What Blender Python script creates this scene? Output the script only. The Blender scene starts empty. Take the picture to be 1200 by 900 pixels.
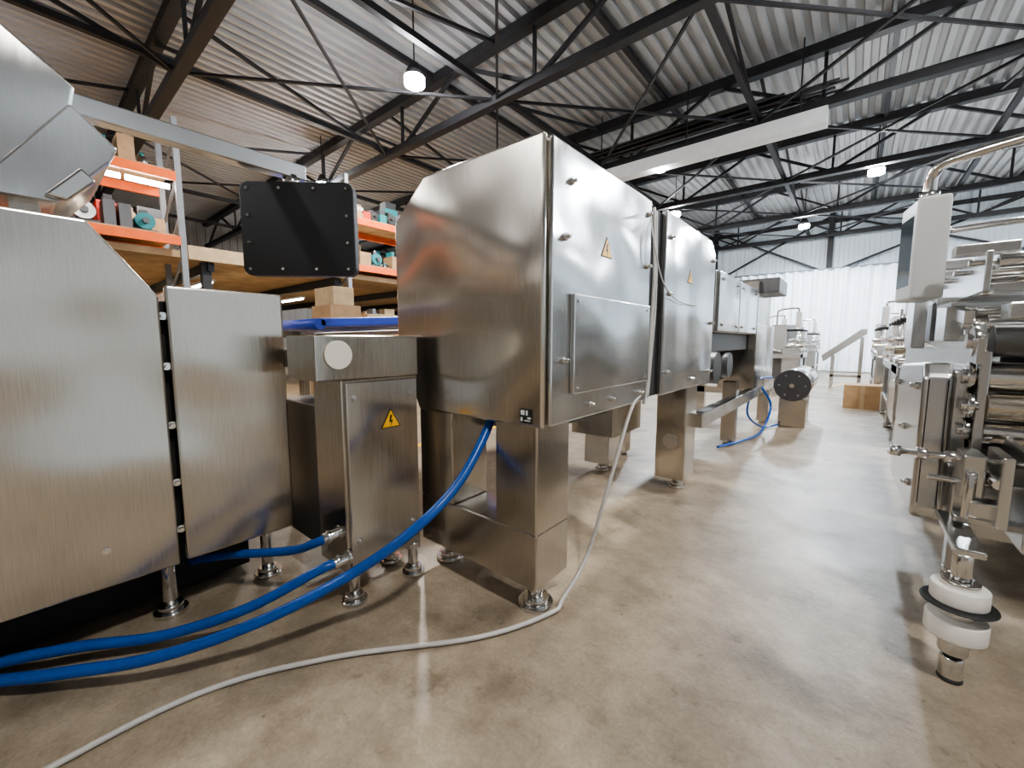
import bpy, bmesh, math, random
from mathutils import Vector, Matrix
random.seed(7)
scene=bpy.context.scene
col=scene.collection

# ------------------------------------------------ materials
def newmat(name):
    m=bpy.data.materials.new(name); m.use_nodes=True
    nt=m.node_tree; b=nt.nodes['Principled BSDF']
    return m,nt,b
def simple(name,c,rough=.5,metal=0.,emis=None,es=0.,noise=0.0,scale=6.):
    m,nt,b=newmat(name)
    b.inputs['Base Color'].default_value=(*c,1); b.inputs['Roughness'].default_value=rough
    b.inputs['Metallic'].default_value=metal
    if noise>0:
        tc=nt.nodes.new('ShaderNodeTexCoord'); n=nt.nodes.new('ShaderNodeTexNoise'); n.inputs['Scale'].default_value=scale
        n.inputs['Detail'].default_value=6
        nt.links.new(tc.outputs['Object'],n.inputs['Vector'])
        r=nt.nodes.new('ShaderNodeValToRGB')
        r.color_ramp.elements[0].position=.3; r.color_ramp.elements[1].position=.7
        r.color_ramp.elements[0].color=(*[x*(1-noise) for x in c],1)
        r.color_ramp.elements[1].color=(*[min(1,x*(1+noise)) for x in c],1)
        nt.links.new(n.outputs['Fac'],r.inputs['Fac']); nt.links.new(r.outputs['Color'],b.inputs['Base Color'])
    if emis:
        b.inputs['Emission Color'].default_value=(*emis,1); b.inputs['Emission Strength'].default_value=es
    return m
def steel(name,c=(.57,.53,.475),r0=.17,r1=.25,grain=(60,60,2.0),warp=.06,aniso=.6,wscale=1.7,streak=.11):
    m,nt,b=newmat(name); L=nt.links
    b.inputs['Base Color'].default_value=(*c,1); b.inputs['Metallic'].default_value=1
    b.inputs['Anisotropic'].default_value=aniso
    tg=nt.nodes.new('ShaderNodeTangent'); tg.direction_type='RADIAL'; tg.axis='Z'
    L.new(tg.outputs[0],b.inputs['Tangent'])
    tc=nt.nodes.new('ShaderNodeTexCoord'); mp=nt.nodes.new('ShaderNodeMapping'); mp.inputs['Scale'].default_value=grain
    L.new(tc.outputs['Object'],mp.inputs['Vector'])
    n=nt.nodes.new('ShaderNodeTexNoise'); n.inputs['Scale'].default_value=4.; n.inputs['Detail'].default_value=4
    L.new(mp.outputs[0],n.inputs['Vector'])
    mr=nt.nodes.new('ShaderNodeMapRange'); mr.inputs['To Min'].default_value=r0; mr.inputs['To Max'].default_value=r1
    mr.inputs['From Min'].default_value=.3; mr.inputs['From Max'].default_value=.7
    L.new(n.outputs['Fac'],mr.inputs['Value']); L.new(mr.outputs[0],b.inputs['Roughness'])
    n2=nt.nodes.new('ShaderNodeTexNoise'); n2.inputs['Scale'].default_value=wscale; n2.inputs['Detail'].default_value=.5
    L.new(tc.outputs['Object'],n2.inputs['Vector'])
    bp=nt.nodes.new('ShaderNodeBump'); bp.inputs['Strength'].default_value=1.0; bp.inputs['Distance'].default_value=warp
    L.new(n2.outputs['Fac'],bp.inputs['Height'])
    L.new(bp.outputs[0],b.inputs['Normal'])
    r=nt.nodes.new('ShaderNodeValToRGB'); r.color_ramp.elements[0].position=.25;r.color_ramp.elements[1].position=.75
    r.color_ramp.elements[0].color=(*[x*(1-streak) for x in c],1); r.color_ramp.elements[1].color=(*[min(1,x*(1+streak*.9)) for x in c],1)
    L.new(n.outputs['Fac'],r.inputs['Fac']); L.new(r.outputs['Color'],b.inputs['Base Color'])
    return m
STEEL=steel('brushed_steel')
STEEL_E=steel('warped_sheet_steel',(.72,.67,.60),.17,.24,warp=.11,wscale=1.5)
STEEL_L=steel('brushed_steel_bright',(.66,.655,.645),.18,.24,warp=.05,wscale=2.2,streak=.08)
STEEL_M=simple('machine_steel',(.64,.635,.62),.27,1.)
STEEL_P=simple('polished_steel',(.72,.71,.69),.15,1.)
STEEL_D=simple('dark_steel',(.17,.17,.17),.38,1.)
BRASS=simple('bronze_roller',(.62,.57,.48),.22,1.)
BLACK=simple('black_plastic',(.012,.012,.013),.45)
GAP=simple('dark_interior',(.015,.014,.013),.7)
RUB=simple('black_rubber',(.02,.02,.02),.6)
DGREY=simple('dark_grey_plastic',(.07,.07,.075),.4)
PLIGHT=simple('light_grey_panel',(.50,.50,.49),.35,noise=.04)
BEAM=simple('painted_black_steel',(.018,.018,.021),.6,noise=.3)
ORANGE=simple('orange_rack_paint',(.80,.14,.02),.45,noise=.1)
GREY=simple('grey_rack_paint',(.22,.23,.25),.5,noise=.1)
WOOD=simple('plywood',(.42,.29,.16),.6,noise=.25,scale=4)
CARD=simple('cardboard',(.36,.23,.125),.75,noise=.15,scale=9)
CARD2=simple('cardboard_light',(.46,.34,.21),.75,noise=.12,scale=9)
WHITE=simple('white_paint',(.68,.69,.69),.45,noise=.05)
CREAM=simple('cream_plastic',(.78,.76,.66),.4)
BLUE=simple('blue_hose_rubber',(.010,.085,.36),.25,noise=.1,scale=30)
BELT=simple('blue_belt',(.03,.07,.45),.4,noise=.1)
CABLE=simple('white_cable',(.50,.48,.45),.45,noise=.06,scale=30)
YEL=simple('warning_yellow',(.9,.50,.02),.4)
INK=simple('black_ink',(.01,.01,.01),.5)
TEAL=simple('teal_plastic',(.03,.2,.22),.4)
RED=simple('red_plastic',(.55,.05,.03),.4)
LAMP=simple('lamp_glow',(1,1,1),.4,emis=(.97,.98,1),es=420)
TUBEL=simple('tube_glow',(1,1,1),.4,emis=(1,.90,.72),es=20)
SCREEN=simple('hmi_screen',(.04,.05,.06),.12)
ROLLW=simple('white_film_roll',(.76,.73,.67),.5,noise=.05,scale=30)
CURT=simple('white_pvc_curtain',(.84,.88,.93),.4,noise=.04,scale=2)

def concrete():
    m,nt,b=newmat('concrete_floor'); L=nt.links
    tc=nt.nodes.new('ShaderNodeTexCoord')
    def noise(s,d,ro=.5,off=0):
        n=nt.nodes.new('ShaderNodeTexNoise'); n.inputs['Scale'].default_value=s; n.inputs['Detail'].default_value=d
        n.inputs['Roughness'].default_value=ro
        if off:
            mp=nt.nodes.new('ShaderNodeMapping'); mp.inputs['Location'].default_value=(off,off*.7,0)
            L.new(tc.outputs['Object'],mp.inputs['Vector']); L.new(mp.outputs[0],n.inputs['Vector'])
        else: L.new(tc.outputs['Object'],n.inputs['Vector'])
        return n
    def ramp(src,p0,c0,p1,c1):
        r=nt.nodes.new('ShaderNodeValToRGB'); e=r.color_ramp.elements
        e[0].position=p0;e[0].color=(*c0,1);e[1].position=p1;e[1].color=(*c1,1)
        L.new(src,r.inputs['Fac']); return r
    a=ramp(noise(1.3,10,.68).outputs['Fac'],.36,(.235,.187,.135),.64,(.42,.345,.255))
    mid=ramp(noise(7,8,.7,3).outputs['Fac'],.35,(.80,.80,.79),.65,(1.1,1.1,1.1))
    fine=ramp(noise(70,5,.7).outputs['Fac'],.3,(.80,.80,.80),.7,(1.1,1.1,1.1))
    st=ramp(noise(2.8,4,.55,11).outputs['Fac'],.56,(1,1,1),.70,(.52,.49,.45))
    st2=ramp(noise(9,4,.6,5).outputs['Fac'],.62,(1,1,1),.72,(.48,.45,.41))
    st3=ramp(noise(30,3,.5,7).outputs['Fac'],.68,(1,1,1),.75,(.42,.39,.36))
    def mul(x,y,f=1):
        k=nt.nodes.new('ShaderNodeMix'); k.data_type='RGBA'; k.blend_type='MULTIPLY'; k.inputs[0].default_value=f
        L.new(x,k.inputs[6]); L.new(y,k.inputs[7]); return k.outputs[2]
    c=mul(a.outputs['Color'],fine.outputs['Color']); c=mul(c,mid.outputs['Color'])
    c=mul(c,st.outputs['Color'],.65); c=mul(c,st2.outputs['Color'],.6); c=mul(c,st3.outputs['Color'],.65)
    sep=nt.nodes.new('ShaderNodeSeparateXYZ'); L.new(tc.outputs['Object'],sep.inputs[0])
    nz=noise(22,5,.65,2)
    for (px,py,pr,pf) in ((-1.08,.83,.045,.75),(-1.22,.76,.02,.5),(-.98,.60,.01,.45),(-.55,1.1,.01,.4),(-1.36,1.05,.035,.6),(-1.30,.48,.02,.5),(-.86,1.02,.015,.4)):
        vd=nt.nodes.new('ShaderNodeVectorMath'); vd.operation='DISTANCE'; vd.inputs[1].default_value=(px,py,0); L.new(tc.outputs['Object'],vd.inputs[0])
        ma=nt.nodes.new('ShaderNodeMath'); ma.operation='MULTIPLY_ADD'; L.new(nz.outputs['Fac'],ma.inputs[0]); ma.inputs[1].default_value=.16; L.new(vd.outputs['Value'],ma.inputs[2])
        rr=ramp(ma.outputs[0],pr+.06,(.45,.42,.38),pr+.12,(1,1,1)); c=mul(c,rr.outputs['Color'],pf)
    L.new(c,b.inputs['Base Color'])
    rr=nt.nodes.new('ShaderNodeMapRange'); rr.inputs['To Min'].default_value=.30; rr.inputs['To Max'].default_value=.55
    L.new(noise(3,6,.6).outputs['Fac'],rr.inputs['Value']); L.new(rr.outputs[0],b.inputs['Roughness'])
    bp=nt.nodes.new('ShaderNodeBump'); bp.inputs['Strength'].default_value=.15; bp.inputs['Distance'].default_value=.01
    L.new(noise(25,6,.6).outputs['Fac'],bp.inputs['Height']); L.new(bp.outputs[0],b.inputs['Normal'])
    return m
CONC=concrete()
DECK=simple('galvanised_roof_deck',(.36,.37,.38),.55,noise=.12,scale=.8)
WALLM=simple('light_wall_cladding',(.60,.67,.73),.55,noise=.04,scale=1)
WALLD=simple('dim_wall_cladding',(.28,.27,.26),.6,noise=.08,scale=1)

# ------------------------------------------------ geometry helpers
def link(ob,parent=None):
    col.objects.link(ob)
    if parent: ob.parent=parent
    return ob
def empty(name,loc=(0,0,0)):
    e=bpy.data.objects.new(name,None); e.empty_display_size=.2; col.objects.link(e); return e
def finish(name,bm,mat,parent=None,bevel=0,smooth=False,seg=2):
    bmesh.ops.recalc_face_normals(bm,faces=bm.faces[:])
    me=bpy.data.meshes.new(name); bm.to_mesh(me); bm.free()
    for m in (mat if isinstance(mat,list) else [mat]): me.materials.append(m)
    if smooth:
        for p in me.polygons: p.use_smooth=True
    ob=bpy.data.objects.new(name,me); link(ob,parent)
    if bevel>0:
        md=ob.modifiers.new('bevel','BEVEL'); md.width=bevel; md.segments=seg; md.limit_method='ANGLE'; md.angle_limit=math.radians(30)
    return ob
def addbox(bm,x0,x1,y0,y1,z0,z1,mi=0):
    v=[bm.verts.new((x,y,z)) for x in (x0,x1) for y in (y0,y1) for z in (z0,z1)]
    for f in ((0,1,3,2),(4,6,7,5),(0,4,5,1),(2,3,7,6),(0,2,6,4),(1,5,7,3)):
        fc=bm.faces.new([v[i] for i in f]); fc.material_index=mi
def box(name,x0,x1,y0,y1,z0,z1,mat,parent=None,bevel=.004):
    bm=bmesh.new(); addbox(bm,x0,x1,y0,y1,z0,z1); return finish(name,bm,mat,parent,bevel)
def boxes(name,lst,mats,parent=None,bevel=0):
    bm=bmesh.new()
    for b in lst: addbox(bm,*b)
    return finish(name,bm,mats,parent,bevel)
def prism(name,pts,axis,a0,a1,mat,parent=None,bevel=.006,seg=2):
    bm=bmesh.new()
    def mk(p,a):
        if axis=='x': return (a,p[0],p[1])
        if axis=='y': return (p[0],a,p[1])
        return (p[0],p[1],a)
    A=[bm.verts.new(mk(p,a0)) for p in pts]; B=[bm.verts.new(mk(p,a1)) for p in pts]
    bm.faces.new(A); bm.faces.new(B[::-1]); n=len(pts)
    for i in range(n): bm.faces.new((A[i],A[(i+1)%n],B[(i+1)%n],B[i]))
    return finish(name,bm,mat,parent,bevel,seg=seg)
def addcyl(bm,p0,p1,r,r2=None,seg=24,mi=0):
    p0=Vector(p0);p1=Vector(p1); d=(p1-p0); L=d.length; d.normalize()
    q=d.to_track_quat('Z','Y').to_matrix().to_4x4()
    M=Matrix.Translation((p0+p1)/2)@q
    r_=bmesh.ops.create_cone(bm,cap_ends=True,segments=seg,radius1=r,radius2=r if r2 is None else r2,depth=L,matrix=M)
    fs=set()
    for v in r_['verts']:
        for f in v.link_faces: fs.add(f)
    for f in fs:
        f.material_index=mi
        f.smooth = len(f.verts)==4
def cyl(name,p0,p1,r,mat,parent=None,seg=28,bevel=0,r2=None):
    bm=bmesh.new(); addcyl(bm,p0,p1,r,r2,seg); return finish(name,bm,mat,parent,bevel)
def cyls(name,lst,mat,parent=None,seg=16,bevel=0):
    bm=bmesh.new()
    for c in lst: addcyl(bm,c[0],c[1],c[2],None,seg,c[3] if len(c)>3 else 0)
    return finish(name,bm,mat,parent,bevel)
def tube(name,pts,r,mat,parent=None,res=12,kind='smooth'):
    P=[Vector(p) for p in pts]
    if kind=='smooth' and len(P)>2:
        Q=[];E=[P[0]*2-P[1]]+P+[P[-1]*2-P[-2]]
        for i in range(1,len(E)-2):
            a,b,c,d=E[i-1],E[i],E[i+1],E[i+2]
            for k in range(res):
                t=k/res
                Q.append(.5*((2*b)+(c-a)*t+(2*a-5*b+4*c-d)*t*t+(3*b-a-3*c+d)*t**3))
        Q.append(P[-1])
    else: Q=P
    bm=bmesh.new(); rings=[]; n=14; up=None
    for i,p in enumerate(Q):
        t=(Q[min(i+1,len(Q)-1)]-Q[max(i-1,0)]).normalized()
        if up is None:
            up=t.orthogonal().normalized()
        up=(up-t*up.dot(t)).normalized(); s=t.cross(up)
        rings.append([bm.verts.new(p+(up*math.cos(2*math.pi*k/n)+s*math.sin(2*math.pi*k/n))*r) for k in range(n)])
    for a,b in zip(rings,rings[1:]):
        for k in range(n): bm.faces.new((a[k],a[(k+1)%n],b[(k+1)%n],b[k]))
    bm.faces.new(rings[0][::-1]); bm.faces.new(rings[-1])
    return finish(name,bm,mat,parent,0,True)
def beam(bm,p0,p1,w,h,mi=0):
    p0=Vector(p0);p1=Vector(p1);d=(p1-p0).normalized()
    up=Vector((0,0,1)) if abs(d.z)<.95 else Vector((0,1,0))
    s=d.cross(up).normalized(); u=s.cross(d).normalized()
    vs=[]
    for p in (p0,p1):
        for a,b in ((-1,-1),(1,-1),(1,1),(-1,1)): vs.append(bm.verts.new(p+s*a*w/2+u*b*h/2))
    for f in ((0,3,2,1),(4,5,6,7),(0,1,5,4),(1,2,6,5),(2,3,7,6),(3,0,4,7)):
        bm.faces.new([vs[i] for i in f]).material_index=mi
def foot(name,x,y,ztop,parent,r=.05):
    return cyls(name,[((x,y,0),(x,y,.02),r*1.15),((x,y,.02),(x,y,.045),r*.85),((x,y,.045),(x,y,ztop),r*.5),((x,y,ztop-.035),(x,y,ztop),r*.8)],[STEEL_P],parent,24,.003)
def bolts_x(name,x,yz,parent,r=.011,l=.016,sgn=1):
    L=[]
    for (y,z) in yz:
        L.append(((x,y,z),(x+sgn*l*.5,y,z),r*1.3)); L.append(((x,y,z),(x+sgn*l,y,z),r*.7))
    return cyls(name,L,[STEEL_P],parent,12)
def triangle_x(name,x,y,z,s,parent):
    h=s*.866
    def tri(sc): return [(y-s/2*sc,z-h/3*sc),(y+s/2*sc,z-h/3*sc),(y,z+2*h/3*sc)]
    g=prism(name,tri(1),'x',x,x+.0015,INK,parent,0)
    prism(name+'_face',tri(.86),'x',x+.0015,x+.0022,YEL,parent,0)
    k=s*.36
    prism(name+'_bolt_symbol',[(y-k*.1,z+k*.8),(y+k*.22,z+k*.8),(y+k*.02,z+k*.15),(y+k*.3,z+k*.15),(y-k*.1,z-k*.75),(y+k*.02,z-k*.12),(y-k*.28,z-k*.12)],'x',x+.0022,x+.0028,INK,parent,0)
    return g
def rrect(cx,cy,w,h,r,n=6):
    pts=[]
    for (sx,sy,a0) in ((1,1,0),(-1,1,90),(-1,-1,180),(1,-1,270)):
        for k in range(n+1):
            a=math.radians(a0+90*k/n); pts.append((cx+sx*(w/2-r)+r*math.cos(a),cy+sy*(h/2-r)+r*math.sin(a)))
    return pts

# ------------------------------------------------ room
XL,XR,YB,YF,ZR=-22.,7.5,-7.,21.,6.35
box('floor',XL,XR,YB,YF,-.1,0,CONC,None,0)
box('floor_marking_line',-3.86,-3.76,-2,12,0,.003,YEL,None,0)
def corr(name,u0,u1,pitch,depth,place,mat):
    bm=bmesh.new(); prof=[];u=u0
    while u<u1:
        prof+=[(u,0),(u+pitch*.42,0),(u+pitch*.5,depth),(u+pitch*.92,depth)]; u+=pitch
    prof.append((u1,0))
    A=[bm.verts.new(place(p[0],p[1],0)) for p in prof];B=[bm.verts.new(place(p[0],p[1],1)) for p in prof]
    for i in range(len(prof)-1): bm.faces.new((A[i],A[i+1],B[i+1],B[i]))
    return finish(name,bm,mat)
corr('ceiling',XL,XR,.22,.07,lambda u,d,t:(u,YB if t==0 else YF,ZR+d),DECK)
corr('wall_far',XL,XR,.30,.03,lambda u,d,t:(u,YF+d,0 if t==0 else ZR+.1),WALLM)
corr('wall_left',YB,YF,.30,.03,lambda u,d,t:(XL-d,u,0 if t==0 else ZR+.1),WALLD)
corr('wall_right',YB,YF,.30,.03,lambda u,d,t:(XR+d,u,0 if t==0 else ZR+.1),WALLM)
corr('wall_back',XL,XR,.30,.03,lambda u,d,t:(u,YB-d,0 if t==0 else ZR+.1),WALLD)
zb,zt=5.3,6.22
TY=[-5.5,-1.8,1.9,5.6,9.3,13.0,16.7,20.4]
for i,y in enumerate(TY):
    bm=bmesh.new()
    beam(bm,(XL+.05,y,zb),(XR-.05,y,zb),.16,.14); beam(bm,(XL+.05,y,zt),(XR-.05,y,zt),.18,.18)
    x=XL+.3;k=0
    while x<XR-1.9:
        beam(bm,(x,y,zb),(x+1.75,y,zt),.06,.06) if k%2==0 else beam(bm,(x,y,zt),(x+1.75,y,zb),.06,.06)
        if k%2: beam(bm,(x+1.75,y,zb),(x+1.75,y,zt),.05,.05)
        x+=1.75;k+=1
    finish('roof_truss',bm,BEAM)
bm=bmesh.new()
for x in (-18,-14.8,-11.5,-8.3,-5.0,-1.7,1.9,5.2):
    beam(bm,(x,YB+.1,zb+.12),(x,YF-.1,zb+.12),.09,.09)
for x in (-10,-6.6,-3.4,.2,3.6): beam(bm,(x,YB+.1,zt+.05),(x,YF-.1,zt+.05),.08,.1)
finish('longitudinal_roof_beams',bm,BEAM)
bm=bmesh.new()
for a,b in zip(TY,TY[1:]):
    for x0,x1 in ((-14.8,-11.5),(-8.3,-5.0),(-1.7,1.9),(-5,-1.7)):
        beam(bm,(x0,a,zb+.02),(x1,b,zb+.02),.04,.04); beam(bm,(x1,a,zb+.0),(x0,b,zb+.0),.04,.04)
    for x0,x1 in ((-11.5,-8.3),(-5,-1.7),(1.9,5.2)):
        beam(bm,(x0,a,zb),(x0,b,zt),.05,.05); beam(bm,(x1,a,zt),(x1,b,zb),.05,.05)
finish('roof_cross_bracing',bm,BEAM)
bm=bmesh.new()
for x in (-11,-5.2,-1.0+0.,4.6): beam(bm,(x,YF-.12,0),(x,YF-.12,ZR-.1),.18,.18)
for z0,z1 in ((3.9,6.1),):
    for x0,x1 in ((-5.2,-1.0),(-1.0,4.6)): 
        beam(bm,(x0,YF-.15,z0),(x1,YF-.15,z1),.07,.07);beam(bm,(x1,YF-.17,z0),(x0,YF-.17,z1),.07,.07)
beam(bm,(XL,YF-.1,5.9),(XR,YF-.1,5.9),.12,.14); 
finish('far_wall_steel_frame',bm,BEAM)
bm=bmesh.new(); N=260;A=[];B=[]
for i in range(N+1):
    x=-4.2+5.6*i/N; y=YF-.5+.09*math.sin(i*.42)+.05*math.sin(i*.17+1)
    A.append(bm.verts.new((x,y,.03)));B.append(bm.verts.new((x,y,4.0)))
for i in range(N): bm.faces.new((A[i],A[i+1],B[i+1],B[i]))
cu=finish('white_pvc_curtain',bm,CURT,None,0,True)
cyl('curtain_rail',(-4.3,YF-.5,4.02),(1.5,YF-.5,4.02),.03,GREY,cu)

e=empty('overhead_pipe_storage')
bm=bmesh.new()
for k in range(34):
    y=9.7-.05*(k%11)+.02*random.random(); z=5.42+.045*(k//5)
    beam(bm,(-6.0+random.uniform(-.7,.5),y,z),(-.9+random.uniform(-1.0,.6),y+.05,z+.06*random.random()),.045,.04)
finish('stored_rods',bm,STEEL_D,e)
e=empty('white_light_duct')
box('duct_body',-5.2,-.6,8.85,9.15,4.82,5.08,WHITE,e,.01)
cyls('duct_hangers',[((x,9.0,5.08),(x,9.0,ZR),.012) for x in (-4.8,-2.9,-1)],[BEAM],e)
cyl('duct_lamp',(-3.4,9.0,4.82),(-3.4,9.0,4.78),.08,LAMP,e)

# lamps
LP=[(-5.44,4.2,5.15,'v'),(.12,13.2,5.15,'c'),(-10.7,5.3,5.15,'v'),(1.3,6.2,5.2,'w'),(1.8,.3,5.2,'d'),(-3.6,-3.5,5.2,'b'),(-4.6,13.5,5.15,'c'),(-1.6,17.5,5.1,'c'),(3.5,17,5.1,'c'),(-9.5,-2.5,5.2,'b'),(-6.6,-5.2,4.6,'b'),(4.5,9.6,5.2,'c'),(-16,8,5.2,'w')]  # lowest lamp is unseen, added to give the end panel its highlights
for (x,y,z,k) in LP:
    e=empty('high_bay_lamp')
    cyl('lamp_housing',(x,y,z+.05),(x,y,z+.25),.16,BEAM,e,r2=.07)
    cyl('lamp_lens',(x,y,z-.05),(x,y,z+.05),.15,LAMP,e,r2=.15)
    cyl('lamp_rod',(x,y,z+.25),(x,y,ZR),.012,BEAM,e)
    ld=bpy.data.lights.new('lamp_light','SPOT'); ld.shadow_soft_size=.14; ld.spot_size=math.radians(172); ld.spot_blend=.35
    ld.energy={'w':420,'v':700,'c':800,'b':100,'d':260}[k]
    ld.color={'w':(1,.96,.90),'v':(1,.94,.86),'c':(.78,.89,1),'b':(1,.94,.86),'d':(1,.94,.86)}[k]
    lo=bpy.data.objects.new('lamp_light',ld); lo.location=(x,y,z-.22); lo.parent=e; col.objects.link(lo)

# ------------------------------------------------ mezzanine & racks
m=empty('storage_mezzanine')
box('deck',-15.8,-7.65,-5,12,2.42,2.52,WOOD,m,0)
box('fascia',-7.65,-7.58,1.7,4.1,2.40,2.60,CARD2,m,.004)
bm=bmesh.new()
for y in range(-4,13,2): beam(bm,(-15.8,y,2.34),(-7.7,y,2.34),.08,.14)
for y in (-3.9,1.9,4,8,11.8):
    for x in (-7.8,-12): beam(bm,(x,y+.05,0),(x,y+.05,2.4),.12,.12)
finish('deck_frame',bm,BEAM,m)
for (x,y) in ((-9.1,2.2),(-10.7,4.4),(-9.3,-.8),(-9.2,7.2),(-11.5,1)):
    t=empty('tube_light')
    box('tube_body',x-.6,x+.6,y-.05,y+.05,2.22,2.26,WHITE,t,0); cyl('tube',(x-.58,y,2.2),(x+.58,y,2.2),.022,TUBEL,t)
    ld=bpy.data.lights.new('tube_lamp','AREA'); ld.shape='RECTANGLE'; ld.size=1.1; ld.size_y=.06; ld.energy=38; ld.color=(1,.84,.62)
    lo=bpy.data.objects.new('tube_lamp',ld); lo.location=(x,y,2.17); lo.parent=t; col.objects.link(lo)
def rack(y0,y1,levels,x0=-8.5,x1=-7.5,top=4.3):
    e=empty('pallet_rack'); bm=bmesh.new(); n=max(1,round((y1-y0)/2.8)); 
    ys=[y0+(y1-y0)*i/n for i in range(n+1)]
    for y in ys:
        for x in (x0,x1): beam(bm,(x,y,0),(x,y,top),.07,.07)
        z=.3
        while z<top-.6: beam(bm,(x0,y,z),(x1,y,z+.5),.03,.03); z+=.55
    finish('uprights',bm,GREY,e)
    bm=bmesh.new()
    for a,b in zip(ys,ys[1:]):
        for z in levels:
            for x in (x0,x1+.02): beam(bm,(x,a+.03,z),(x,b-.03,z),.05,.12)
    finish('orange_beams',bm,ORANGE,e)
    boxes('shelf_decks',[(x0,x1,y0+.05,y1-.05,z+.06,z+.085,0) for z in levels],[WOOD],e)
    L=[];C=[]
    for z in levels:
        for row in (0,1):
            y=y0+.1
            while y<y1-.2:
                w=random.uniform(.10,.34); h=random.uniform(.10,.36)+.14*row
                if y+w>y1-.05: break
                mi=random.choice([0,0,0,1,1,2,3,4,5,6,7,5,6]); xx=x1-random.uniform(.0,.12)-.45*row
                q=random.random()
                if q<.2:
                    r=w*.35; C.append(((xx-.2,y+w/2,z+.085),(xx-.2,y+w/2,z+.085+h*.7),r,0)); C.append(((xx-.2,y+w/2,z+.085+h*.7),(xx-.2,y+w/2,z+.085+h),r*.5,1))
                elif q<.45: # motors / rolls lying down on a foot block
                    r=min(w*.45,.11); zz=z+.125+r
                    L.append((xx-.3,xx-.08,y+.02,y+w-.02,z+.085,z+.13,6))
                    C.append(((xx-.34,y+w/2,zz),(xx-.06,y+w/2,zz),r,random.choice([0,1,2,3]))); C.append(((xx-.06,y+w/2,zz),(xx,y+w/2,zz),r*.35,0))
                    L.append((xx-.26,xx-.14,y+w/2-.04,y+w/2+.04,zz+r*.8,zz+r+.05,random.choice([3,5,6])))
                else:
                    L.append((xx-random.uniform(.3,.4),xx,y,y+w,z+.085,z+.085+h,mi))
                    if random.random()<.5: L.append((xx-.26,xx-.04,y+.02,y+w-.02,z+.085+h,z+.085+h+random.uniform(.05,.16),random.choice([0,1,3,5,6])))
                y+=w+random.uniform(.0,.03)
    boxes('stored_boxes',L,[CARD,CARD2,WHITE,TEAL,GREY,STEEL_D,DGREY,RED],e)
    cyls('stored_parts',C,[STEEL_D,TEAL,GREY,STEEL_M],e)
    return e
r1=rack(-4.0,1.63,[1.2,2.62,3.5]); rack(4.15,9.9,[1.35,2.62,3.5])
cyls('rack_strip_lights',[((-7.62,y,3.38),(-7.62,y+.22,3.38),.035,0) for y in (.55,.82,1.09,1.33)],[simple('strip_glow',(1,1,1),.4,emis=(1,.97,.92),es=30)],r1)
e=empty('workbench_with_boxes')
box('bench_top',-7.35,-6.6,1.9,2.55,.86,.9,WOOD,e)
cyls('bench_legs',[((x,y,0),(x,y,.86),.03) for x in (-7.3,-6.65) for y in (1.95,2.5)],[GREY],e)
boxes('bench_boxes',[(-7.3,-6.7,1.95,2.2,.9,1.25,0),(-7.3,-6.7,2.22,2.5,.9,1.4,1)],[CARD,CARD2],e)
e=empty('stacked_cardboard_boxes')
boxes('box_stack',[(-6.1,-5.5,2.7,3.25,.15,.75,0),(-6.1,-5.5,3.3,3.9,.15,.75,1),(-6.1,-5.5,2.75,3.3,.75,1.35,1),(-6.1,-5.5,3.32,3.85,.75,1.3,0),(-6.05,-5.5,2.75,3.2,1.35,1.70,0),(-6.05,-5.5,2.8,3.1,1.7,1.95,1),(-6.05,-5.5,3.3,3.75,1.3,1.6,1)],[CARD,CARD2],e,.006)
boxes('pallet',[(-6.2,-5.4,2.6,4.0,.11,.15,0)]+[(-6.2,-5.4,y,y+.1,0,.11,0) for y in (2.6,3.25,3.9)],[WOOD],e)
boxes('packing_tape',[(-5.499,-5.495,a,b,c,d,0) for a,b,c,d in ((2.7,3.25,.43,.48),(3.3,3.9,.43,.48),(2.75,3.3,1.03,1.08),(3.32,3.85,1.0,1.05))],[CARD2],e)

# ------------------------------------------------ blue belt conveyor behind
e=empty('blue_belt_conveyor')
prism('belt',[(1.35,1.30),(3.6,1.42),(3.6,1.50),(1.35,1.36)],'x',-3.65,-2.85,BELT,e,.01)
prism('side_rail',[(1.3,1.22),(3.6,1.34),(3.6,1.38),(1.3,1.26)],'x',-2.85,-2.82,STEEL_L,e)
prism('side_rail_b',[(1.3,1.22),(3.6,1.34),(3.6,1.43),(1.3,1.31)],'x',-3.68,-3.65,STEEL_L,e)
cyl('end_roller',(-3.65,1.35,1.32),(-2.85,1.35,1.32),.038,BELT,e)
boxes('legs',[(x,x+.06,y,y+.06,0,1.28,0) for x in (-3.6,-2.95) for y in (1.5,3.3)],[STEEL],e)

# ------------------------------------------------ left machine housing
m=empty('slicer_machine_housing')
zc=.275
prof=[(-2.2,zc),(.362,zc),(.366,1.375),(.186,1.625),(-2.2,1.625)]
prism('side_panel',prof,'x',-2.13,-2.10,STEEL,m,.008,3)
prism('body',[(-2.15,zc+.05),(.34,zc+.05),(.34,1.36),(.175,1.59),(-2.15,1.59)],'x',-3.1,-2.13,STEEL,m,.01)
box('gap_core',-2.9,-2.16,.33,.42,.33,1.36,GAP,m,0)
box('cover_panel',-2.13,-2.10,.385,.818,.28,1.42,STEEL,m,.010)
box('cover_return',-2.75,-2.12,.40,.81,.30,1.405,STEEL,m,.006)
box('underside_shade_block',-3.0,-2.40,-2.0,.7,.03,.33,GAP,m,.006)  # added black block, deepens the shade under the machine
bolts_x('gap_bolts',-2.135,[(.375,z) for z in (.42,.62,.86,1.1,1.3)],m,.012,.04)
bolts_x('panel_bolts',-2.10,[(.15,.42)],m,.01,.012)
for y in (-1.8,-.8,.343,.738): foot('machine_foot',-2.26,y,.33,m,.055)
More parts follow.
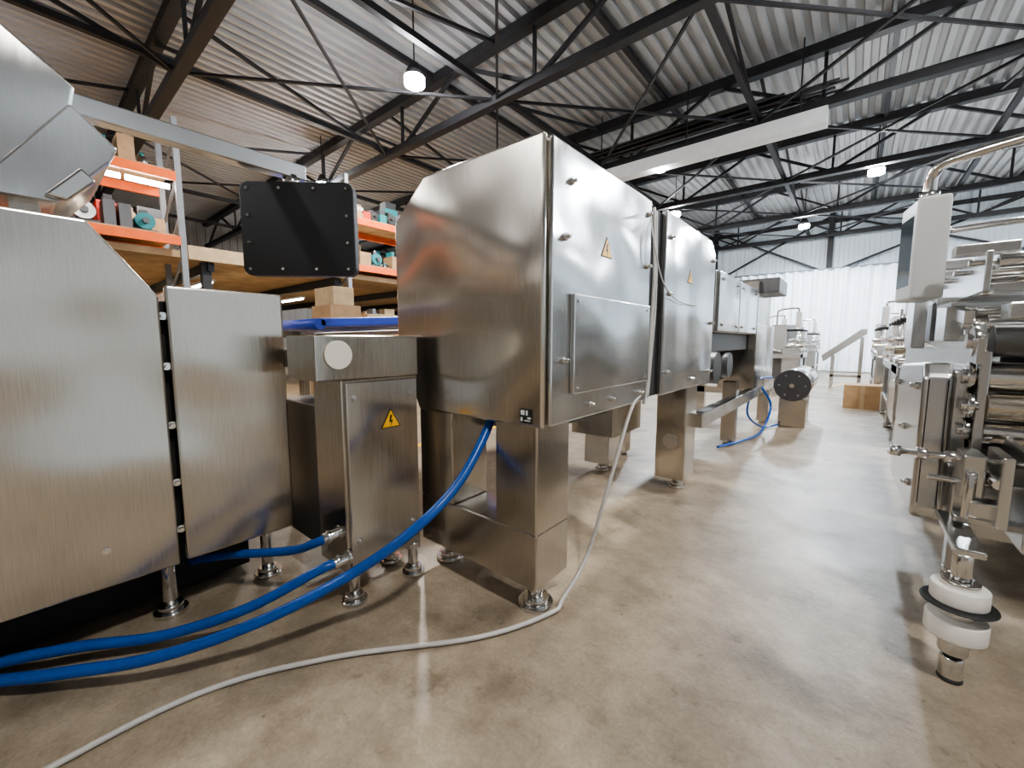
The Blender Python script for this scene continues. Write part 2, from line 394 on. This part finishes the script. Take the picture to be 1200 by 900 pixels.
for y in (-1.8,.738): foot('machine_foot',-2.8,y,.33,m,.055)
h=empty('slicer_feed_hood')
prism('hood_box',[(-.9,3.09),(.048,2.28),(.212,2.145),(.184,1.99),(.0,1.80),(-.25,1.74),(-1.1,2.4)],'x',-3.0,-2.3,STEEL_L,h,.01,3)
prism('lower_hood',[(.19,2.07),(.312,1.95),(.285,1.89),(.13,1.70),(-.5,1.70),(-.5,1.80),(-.02,1.77)],'x',-2.95,-2.27,STEEL_L,h,.008)
prism('latch_block',[(.16,1.71),(.24,1.80),(.20,1.84),(.10,1.72)],'x',-2.27,-2.24,STEEL_P,h,.008)
cyl('hood_hinge',(-2.95,.19,2.03),(-2.28,.19,2.03),.022,STEEL_P,h)
boxes('hood_supports',[(-2.5,-2.42,-.35,-.25,1.62,1.8,0),(-2.9,-2.82,-.35,-.25,1.62,1.8,0),(-2.6,-2.5,.02,.1,1.6,1.75,0)],[STEEL],h)

m=empty('suspended_operator_monitor')
box('arm_beam',-2.47,-2.40,.17,1.10,2.085,2.165,STEEL_L,m,.006)
cyl('swivel',(-2.425,1.03,2.085),(-2.425,1.03,2.04),.045,STEEL_P,m); cyl('stem',(-2.425,1.03,2.1),(-2.425,1.03,2.03),.03,STEEL_P,m)
mon=prism('monitor_back',rrect(0,0,.60,.49,.045),'y',-.03,.03,BLACK,m,.006)
mon2=prism('monitor_front_frame',rrect(0,0,.57,.46,.04),'y',.03,.06,STEEL_D,m,.006)
mb=cyls('monitor_screws',[((x,-.03,z),(x,-.036,z),.008) for x in (-.26,-.09,.09,.26) for z in (-.21,.21)]+[((x,-.03,z),(x,-.036,z),.008) for x in (-.26,.26) for z in (-.07,.07)],[STEEL_P],m,10)
MM=Matrix.Translation((-2.36,1.035,1.80))@Matrix.Rotation(math.radians(42),4,'Z')
for o in (mon,mon2,mb): o.matrix_world=MM

# ------------------------------------------------ small control cabinet
m=empty('steel_control_cabinet')
xf=-1.66
box('head_box',-1.93,xf,.757,1.262,1.035,1.225,STEEL,m,.006)
box('lower_body',-1.93,xf-.012,.865,1.262,.16,1.035,STEEL,m,.006)
box('gap_light_blocker',-1.93,-1.78,1.255,1.33,.12,1.22,STEEL_D,m,.003)  # added filler, keeps lamp light from leaking between the two cabinets
box('door',xf-.012,xf+.004,.88,1.25,.17,1.022,STEEL_L,m,.005)
box('side_extension',-2.35,-1.90,.87,1.2,.2,.90,STEEL_D,m,.006)
box('rear_link',-2.35,-1.93,.85,1.2,1.07,1.16,STEEL_D,m,.006)
cyl('cream_cap',(xf,.852,1.143),(xf+.012,.852,1.143),.060,CREAM,m,40,.003)
bolts_x('door_bolts',xf+.004,[(.92,.95),(1.21,.95),(.92,.3),(1.21,.3)],m,.011,.018)
triangle_x('warning_triangle',xf+.0045,1.095,.827,.105,m)
foot('cabinet_foot',-1.704,.905,.18,m,.05); foot('cabinet_foot_b',-1.69,1.225,.18,m,.05); foot('cabinet_foot_c',-1.88,1.22,.18,m,.05)
cyls('hose_fittings',[((-1.67,.875,.243),(-1.675,.80,.238),.024),((-1.675,.83,.24),(-1.68,.815,.24),.03),((-1.745,.875,.335),(-1.76,.80,.325),.024),((-1.75,.83,.33),(-1.753,.815,.328),.03),((-1.745,.875,.335),(-1.745,.86,.335),.034),((-1.67,.875,.243),(-1.67,.86,.243),.034)],[STEEL_P],m,18,.002)

# ------------------------------------------------ main cabinet
m=empty('large_steel_machine_cabinet')
XD=-.93
prism('cabinet_body',[(-.965,.855),(-.965,1.98),(-1.66,1.99),(-1.905,1.81),(-1.905,1.2),(-1.735,.855)],'y',1.345,3.76,STEEL,m,.01)
prism('end_panel',[(-.945,.845),(-.945,1.99),(-1.665,2.0),(-1.915,1.82),(-1.915,1.2),(-1.74,.845)],'y',1.325,1.35,STEEL_E,m,.012,3)
box('door_1',-.965,XD,1.36,2.355,.852,1.985,STEEL_L,m,.008)
prism('door_2',[(2.60,.855),(3.755,.855),(3.755,1.90),(3.62,2.0),(2.60,2.0)],'x',-.965,XD,STEEL_L,m,.008)
box('door_gap',-.99,-.962,2.34,2.62,.86,1.98,GAP,m,0)
box('raised_plate',XD,XD+.022,1.50,2.32,.973,1.40,STEEL_L,m,.006)
bolts_x('door_bolts',XD,[(1.50,1.85),(1.45,1.62),(1.45,1.12),(1.68,.91),(2.25,.91),(2.30,1.62),(2.30,1.9),(1.9,.91),
  (2.68,1.85),(2.68,1.5),(2.68,1.0),(3.68,1.85),(3.68,1.35),(3.68,.95),(3.2,.92)],m,.012,.03)
bolts_x('plate_bolts',XD+.022,[(1.53,1.37),(2.28,1.37),(1.53,1.0),(2.28,1.0)],m,.007,.006)
triangle_x('warning_triangle_a',XD+.0005,1.815,1.625,.11,m)
triangle_x('warning_triangle_b',XD+.0005,3.095,1.64,.11,m)
boxes('machine_label',[(-1.06,-.995,1.3235,1.325,.862,.922,0)],[INK],m)
boxes('machine_label_print',[(-1.055,-1.035,1.3225,1.3236,.895,.915,0),(-1.028,-1.018,1.3225,1.3236,.895,.915,0),(-1.055,-1.045,1.3225,1.3236,.868,.885,0),(-1.035,-1.005,1.3225,1.3236,.87,.875,0),(-1.02,-1.002,1.3225,1.3236,.88,.888,0)],[WHITE],m)
def Lbox(n,*a): return box(n,*a,STEEL,m,.007)
Lbox('front_leg',-1.21,-.98,1.336,1.588,.375,.86)
Lbox('base_beam',-1.75,-.98,1.336,1.588,.13,.38)
Lbox('rear_leg_near',-1.75,-1.50,1.336,1.588,.38,.86)
Lbox('front_leg_far',-1.21,-.98,3.30,3.58,.09,.86)
Lbox('rear_leg_far',-1.87,-1.63,3.30,3.58,.09,.86)
Lbox('rear_leg_mid',-1.87,-1.70,2.35,2.5,.09,.86)
Lbox('belly_tank',-1.65,-1.3,2.7,3.2,.5,.86)
box('belly_pan',-1.6,-1.25,1.7,2.5,.72,.86,STEEL_D,m)
cyl('leg_disc',(-1.09,3.30,.40),(-1.09,3.292,.40),.06,STEEL_P,m)
foot('leveling_foot',-1.05,1.43,.14,m,.07); foot('leveling_foot_b',-1.66,1.46,.14,m,.07)
foot('leveling_foot_c',-1.06,3.4,.1,m,.055); foot('leveling_foot_d',-1.75,3.42,.1,m,.055); foot('leveling_foot_e',-1.78,2.42,.1,m,.05)
tube('gap_cable',[(-.945,2.42,1.97),(-.94,2.44,1.6),(-.935,2.41,1.3),(-.94,2.40,.95),(-.945,2.36,.83)],.010,CABLE,m)
tube('gap_cable_b',[(-.95,2.47,1.96),(-.945,2.49,1.5),(-.94,2.45,1.2),(-.95,2.43,.86)],.008,CABLE,m)
tube('thin_cable',[(-.94,2.36,1.93),(-.90,2.31,1.77),(-.89,2.45,1.55),(-.905,2.77,1.465),(-.92,3.23,1.46)],.004,CABLE,m)

# ------------------------------------------------ further machine section
m=empty('downstream_machine_section')
box('upper_body',-1.9,-.96,3.92,5.76,1.28,1.82,STEEL,m,.01)
box('upper_door_a',-.96,-.93,3.94,4.74,1.29,1.81,STEEL_L,m,.008)
box('upper_door_b',-.96,-.93,4.78,5.74,1.29,1.81,STEEL_L,m,.008)
bolts_x('upper_bolts',-.93,[(4.05,1.75),(4.05,1.35),(4.65,1.75),(4.65,1.35),(4.9,1.75),(4.9,1.35),(5.6,1.75),(5.6,1.35)],m,.012,.02)
box('under_body',-1.8,-1.25,3.92,5.7,.72,1.28,STEEL_D,m,.02)
box('under_side',-1.25,-1.02,3.95,5.7,1.10,1.28,DGREY,m,.01)
cyl('drive_roller',(-1.25,4.2,.95),(-.98,4.2,.95),.15,STEEL_D,m); cyl('drive_roller_b',(-1.25,4.8,.95),(-1.0,4.8,.95),.13,DGREY,m)
box('floor_beam',-1.03,-.93,3.58,7.3,.48,.60,STEEL_L,m,.006)
box('end_cabinet',-1.35,-.93,5.78,7.2,.60,1.42,STEEL,m,.01)
box('end_cabinet_top',-1.3,-.95,5.9,6.9,1.42,1.95,STEEL,m,.01)
box('end_hood',-1.25,-.75,6.0,6.7,1.80,1.98,STEEL_D,m,.01)
boxes('legs',[(-1.05,-.92,6.9,7.05,.04,.5,0),(-1.9,-1.78,4.0,4.12,.04,.8,0),(-1.9,-1.78,6.9,7.0,.04,.6,0),(-1.15,-1.0,5.2,5.32,.04,.74,0),(-1.9,-1.0,6.9,7.0,.4,.5,0)],[STEEL],m,.004)
cyls('feet',[((x,y,0),(x,y,.05),.05) for x,y in ((-.98,6.97),(-1.84,4.06),(-1.84,6.95),(-1.08,5.26))],[STEEL_P],m)

m=empty('steel_film_roller')
cyl('drum',(-.62,6.75,.60),(-.62,8.2,.60),.205,STEEL_P,m,48,.004)
cyl('drum_end',(-.62,6.74,.60),(-.62,6.70,.60),.215,DGREY,m,48,.004)
cyls('drum_end_screws',[((-.62+.15*math.cos(a),6.70,.6+.15*math.sin(a)),(-.62+.15*math.cos(a),6.692,.6+.15*math.sin(a)),.012) for a in [k*math.pi/3 for k in range(6)]]+[((-.62,6.7,.6),(-.62,6.66,.6),.03)],[STEEL_P],m,12)
box('drum_stand',-.78,-.46,6.85,7.2,.0,.40,STEEL,m,.01); box('drum_stand_b',-.75,-.5,7.8,8.0,.0,.40,STEEL,m,.01)
tube('air_hose',[(-.9,6.2,.6),(-.8,6.3,.35),(-.85,6.0,.05),(-.95,5.4,.03),(-1.1,4.9,.03)],.014,BLUE,m)
tube('air_hose_b',[(-.85,6.7,.7),(-.95,6.2,.68),(-1.0,5.9,.3),(-.9,6.4,.04),(-.75,6.75,.04)],.012,BLUE,m)

# ------------------------------------------------ hoses and cables
h=empty('blue_hoses')
tube('hose_long',[(-1.29,1.42,.95),(-1.277,1.37,.82),(-1.262,1.16,.60),(-1.303,.931,.445),(-1.468,.729,.28),(-1.615,.476,.175),(-1.80,.216,.105),(-2.017,-.015,.075),(-2.2,-.23,.06),(-2.3,-.6,.03)],.0205,BLUE,h)
tube('hose_mid',[(-1.675,.81,.24),(-1.697,.733,.225),(-1.81,.507,.13),(-1.99,.268,.063),(-2.149,.03,.075),(-2.32,-.24,.05),(-2.36,-.6,.03)],.0205,BLUE,h)
tube('hose_short',[(-1.757,.81,.325),(-1.80,.77,.30),(-1.917,.719,.25),(-2.227,.551,.19),(-2.38,.45,.15)],.020,BLUE,h)
tube('power_cable',[(-.945,2.36,.90),(-.93,2.15,.825),(-.93,1.89,.45),(-.965,1.75,.13),(-.957,1.518,.02),(-.95,1.40,.012),(-1.09,1.093,.012),(-1.42,.69,.012),(-1.62,.336,.012),(-1.654,-.02,.012),(-1.6,-.5,.012)],.0095,CABLE,None)

# ------------------------------------------------ right side near packaging machine
m=empty('flow_packaging_machine')
prism('aisle_door',[(2.50,.42),(3.60,.34),(3.64,.40),(3.64,1.00),(3.58,1.06),(2.54,1.11),(2.48,1.05),(2.47,.48)],'x',.235,.33,STEEL_M,m,.02,4)
box('aisle_door_back',.33,.385,2.52,3.58,.42,1.08,STEEL_M,m,.01)
bolts_x('aisle_bolts',.235,[(2.6,1.0),(2.6,.55),(3.5,.95),(3.5,.5),(3.0,.75)],m,.014,.03,-1)
boxes('end_seams',[(.252,.255,2.462,2.475,.5,1.04,0),(.31,.313,2.462,2.475,.5,1.04,0)],[INK],m)
boxes('frame_side_plates',[(.39,.42,2.45,5.6,.62,1.16,0),(1.45,1.48,2.3,5.6,.5,1.4,0)],[STEEL_M],m,.004)
boxes('frame_legs',[(x,x+.08,y,y+.08,.06,.7,0) for x in (.42,1.4) for y in (2.9,4.1,5.4)],[STEEL_M],m,.004)
boxes('frame_rails',[(.4,1.5,y,y+.06,.25,.31,0) for y in (2.92,4.12,5.42)]+[(.42,.48,2.9,5.4,.25,.31,0)],[STEEL_M],m,.004)
cyls('frame_feet',[((x+.04,y+.04,0),(x+.04,y+.04,.06),.045) for x in (.42,1.4) for y in (2.9,4.1,5.4)],[STEEL_P],m)
boxes('base_cabinets',[(.62,1.35,3.2,5.3,.3,.75,0),(.5,1.4,2.75,2.8,.60,1.2,1)],[STEEL_M,GAP],m,.01)
R=[(2.50,1.20,.062,2),(2.62,1.27,.04,0),(2.52,1.055,.062,0),(2.47,.94,.052,1),(2.62,.95,.03,0),(2.50,.835,.045,0),(2.60,.74,.03,3),(2.85,1.33,.03,0),(3.1,1.34,.045,0),(3.4,1.34,.03,1),(3.75,1.36,.045,0),(4.1,1.36,.03,3),(4.5,1.38,.06,0),(2.70,.82,.06,2)]
cyls('rollers',[((.42,y,z),(1.46,y,z),r,mi) for y,z,r,mi in R],[STEEL_P,BRASS,STEEL_D,DGREY],m,28,.002)
cyls('roller_hubs',[((.35,y,z),(.40,y,z),r*.5,0) for y,z,r,mi in R]+[((.365,y,z),(.385,y,z),r*1.0,0) for y,z,r,mi in R[:7]],[STEEL_P,DGREY],m,18,.002)
cyls('black_drive_wheel',[((.60,2.28,.86),(.64,2.28,.86),.11,0),((.58,2.28,.86),(.66,2.28,.86),.035,1)],[RUB,STEEL_P],m,36,.006)
bm=bmesh.new()
beam(bm,(.33,3.1,1.40),(1.2,2.45,1.34),.05,.05); beam(bm,(.30,2.7,1.36),(1.1,2.9,1.36),.12,.012)
beam(bm,(.38,2.4,1.16),(.38,5.5,1.32),.02,.10); beam(bm,(.42,2.6,1.42),(1.4,2.6,1.42),.05,.03)
beam(bm,(.36,2.55,1.30),(.36,3.9,1.44),.03,.05)
finish('guide_arms',bm,STEEL_M,m)
C=[]
for i in range(6):
    y=2.55+.34*i; C.append(((.42,y,1.52),(.60,y,1.52),.030,0)); C.append(((.34,y,1.52),(.42,y,1.52),.012,0)); C.append(((.60,y,1.52),(.66,y,1.52),.022,1 if i%3 else 2))
    C.append(((.70,y+.05,1.50),(.98,y+.05,1.50),.036,0)); C.append(((.98,y+.05,1.5),(1.02,y+.05,1.5),.03,3))
cyls('actuators',C,[STEEL_P,BRASS,BLACK,BELT],m,20,.002)
boxes('actuator_brackets',[(.38,.40,2.5,4.5,1.40,1.56,0),(.66,.69,2.5,4.5,1.40,1.56,0),(1.03,1.06,2.5,4.5,1.1,1.56,0)]+[(.30,.48,2.56+.44*i,2.66+.44*i,1.56,1.60,0) for i in range(4)],[STEEL_M,DGREY],m,.003)
boxes('blocks',[(.42,.62,2.3,2.42,1.28,1.34,0),(.8,1.1,2.3,2.4,1.28,1.33,1),(.32,.38,2.8,3.1,1.20,1.38,0),(.33,.38,3.4,3.6,1.2,1.42,1),(.30,.37,4.0,4.5,1.15,1.5,0)],[STEEL_M,STEEL_D],m,.006)
cyl('adjust_bar',(.155,2.3,.75),(.60,2.3,.75),.012,STEEL_P,m); cyl('adjust_knob',(.14,2.3,.75),(.175,2.3,.75),.022,STEEL_P,m)
cyls('adjust_collars',[((.22,2.3,.75),(.25,2.3,.75),.024),((.30,2.3,.75),(.33,2.3,.75),.024),((.26,2.3,.66),(.6,2.3,.66),.012),((.42,2.15,.70),(.42,2.5,.70),.018),((.36,2.2,.72),(.36,2.2,.55),.016)],[STEEL_P],m,18,.002)
boxes('mechanic_blocks',[(.34,.40,2.22,2.38,.62,.78,0),(.42,.45,2.14,2.36,.54,.80,0),(.36,.44,2.18,2.26,.56,.62,0),(.5,.62,2.24,2.32,.62,.76,2),(.48,.50,2.12,2.5,.48,.82,0),(.34,.52,2.28,2.34,.50,.53,0)],[STEEL_M,STEEL_D,PLIGHT],m,.006)
box('spindle_bracket',.31,.39,2.02,2.45,.465,.49,STEEL_M,m,.006)
box('spindle_post',.34,.385,2.36,2.45,.465,.66,STEEL_M,m,.006)
sx,sy=.338,2.037
C=[((sx,sy,.0),(sx,sy,.012),.034,2),((sx,sy,.012),(sx,sy,.09),.032,0),((sx,sy,.09),(sx,sy,.105),.024,2),((sx,sy,.105),(sx,sy,.155),.040,0),
 ((sx,sy,.155),(sx,sy,.172),.055,1),((sx,sy,.172),(sx,sy,.240),.080,1),((sx,sy,.240),(sx,sy,.265),.045,0),((sx,sy,.265),(sx,sy,.285),.06,1),((sx,sy,.285),(sx,sy,.295),.098,2),((sx,sy,.295),(sx,sy,.355),.074,1),((sx,sy,.355),(sx,sy,.375),.05,0),((sx,sy,.375),(sx,sy,.47),.026,0)]
cyls('loose_roller_stack',C,[STEEL_P,ROLLW,RUB,BRASS],m,40,.008)
hm=empty('operator_touch_panel')
prism('panel_box',[(.186,2.75),(.30,2.75),(.27,3.05),(.145,3.0)],'z',1.40,1.87,PLIGHT,hm,.014,3)
prism('screen',[(.179,2.79),(.184,2.79),(.150,2.97),(.145,2.97)],'z',1.47,1.80,SCREEN,hm,.001)
tube('pipe_arm',[(.225,2.82,1.86),(.225,2.82,1.92),(.23,2.81,1.975),(.26,2.79,2.01),(.33,2.76,2.02),(.55,2.68,2.03),(1.0,2.52,2.05),(1.5,2.4,2.07)],.024,STEEL_P,hm)
cyl('pipe_collar',(.225,2.82,1.865),(.225,2.82,1.90),.036,STEEL_P,hm)
cyl('arm_post',(1.50,2.37,2.09),(1.50,2.37,0),.035,STEEL_P,hm)
tube('guard_rail',[(.36,3.3,1.80),(.55,3.25,1.80),(.64,3.23,1.79),(.68,3.22,1.74),(.685,3.22,1.5),(.685,3.22,1.35)],.016,STEEL_P,m)

# ------------------------------------------------ generic further packaging machines
def pack(x0,y0,L=3.0,seed=0,mir=1,w=1.1):
    rnd=random.Random(seed)
    e=empty('packaging_machine')
    X=lambda a:x0+mir*a
    def B(n,lst,mats,bev=.006):
        boxes(n,[(min(X(a),X(b)),max(X(a),X(b)),y0+c,y0+d,z0,z1,mi) for a,b,c,d,z0,z1,mi in lst],mats,e,bev)
    B('frame',[(a,a+.07,c,c+.07,.05,.85,0) for a in (.02,w-.1) for c in (.05,L/2,L-.1)]+[(0,w,0,L,.82,.92,0),(.02,.09,.05,L-.1,.3,.36,0)],[STEEL_M])
    B('side_cabinets',[(.0,.35,.1,.1+L*.3,.25,.95+rnd.random()*.2,0),(.05,w-.1,L*.45,L*.8,.3,.82,1),(.02,.4,L*.6,L*.9,.92,1.35+rnd.random()*.25,2),(.3,w-.1,L*.15,L*.35,.92,1.3+rnd.random()*.3,0)],[STEEL_M,STEEL_D,PLIGHT],.015)
    B('hood',[(.1,w-.2,L*.4,L*.58,.92,1.5+rnd.random()*.2,0)],[PLIGHT],.03)
    C=[]
    for i in range(10):
        y=y0+.15+i*(L-.3)/9; z=.98+.12*(i%3)
        C.append(((X(-.02),y,z),(X(w),y,z),.03+.02*(i%2),i%3==1 and 1 or 0))
    for i in range(5):
        y=y0+.3+i*L/6; C.append(((X(.1),y,.92),(X(.1),y,1.55+.1*(i%2)),.015,0)); C.append(((X(.0),y,1.45),(X(.5),y,1.45),.025,2))
    C+= [((X(.04),y0+c,0),(X(.04),y0+c,.06),.045,0) for c in (.08,L/2,L-.08)]+[((X(w-.07),y0+c,0),(X(w-.07),y0+c,.06),.045,0) for c in (.08,L/2,L-.08)]
    cyls('rollers_and_posts',C,[STEEL_P,BRASS,BLACK],e,18)
    tube('hmi_arm',[(X(.5),y0+.3,.9),(X(.5),y0+.3,1.8),(X(.45),y0+.3,1.9),(X(.3),y0+.3,1.93),(X(.12),y0+.3,1.93),(X(.1),y0+.3,1.85)],.02,STEEL_P,e)
    B('hmi_box',[(.04,.14,.18,.42,1.5,1.85,0)],[PLIGHT],.01)
pack(.38,6.2,3.0,1); pack(.32,10.2,3.0,2); pack(.5,14.6,3.2,3)
pack(-1.5,13.9,2.8,4,-1); pack(-.9,10.9,1.7,11,-1,.7); pack(-3.6,12.5,3,5,-1); pack(-1.0,17.2,2.2,6,-1); pack(1.9,3.0,3,8); pack(1.9,7.5,3,9); pack(-4.6,6.5,3,10,-1)
e=empty('incline_conveyor')
prism('chute',[(-.6,.68),(.22,1.38),(.22,1.5),(.10,1.5),(-.65,.84)],'y',13.25,13.6,STEEL_M,e,.01)
boxes('chute_legs',[(-.45,-.38,13.25,13.3,0,.84,0),(.1,.17,13.25,13.3,0,1.3,0),(-.45,-.38,13.55,13.6,0,.84,0),(.1,.17,13.55,13.6,0,1.3,0),(-.45,.17,13.25,13.3,.3,.36,0)],[STEEL_M],e)
e=empty('cardboard_box')
boxes('carton',[(-.1,.40,9.5,10.0,0,.42,0)],[CARD],e,.005)
bm=bmesh.new(); beam(bm,(-.1,9.75,.42),(-.28,9.75,.36),.5,.006); beam(bm,(.40,9.75,.42),(.55,9.75,.5),.48,.006)
finish('carton_flaps',bm,CARD2,e)
boxes('carton_tape',[(.13,.19,9.497,9.5,0,.42,0)],[CARD2],e)

# camera
cd=bpy.data.cameras.new('camera'); cd.sensor_width=36; cd.lens=14.4; cd.clip_start=.02
cam=bpy.data.objects.new('camera',cd); col.objects.link(cam)
th=math.radians(39.8); p=math.radians(5.95)
F=Vector((-math.sin(th)*math.cos(p),math.cos(th)*math.cos(p),-math.sin(p))); Rr=Vector((math.cos(th),math.sin(th),0)); U=Rr.cross(F)
M=Matrix((( Rr.x,U.x,-F.x,0),(Rr.y,U.y,-F.y,0),(Rr.z,U.z,-F.z,1.2),(0,0,0,1)))
cam.matrix_world=M; scene.camera=cam
w=bpy.data.worlds.new('world'); scene.world=w; w.use_nodes=True
w.node_tree.nodes['Background'].inputs[0].default_value=(.8,.85,.95,1); w.node_tree.nodes['Background'].inputs[1].default_value=.3
try:
    scene.view_settings.look='AgX - Medium High Contrast'; scene.view_settings.exposure=.2
except Exception as ex: print(ex)
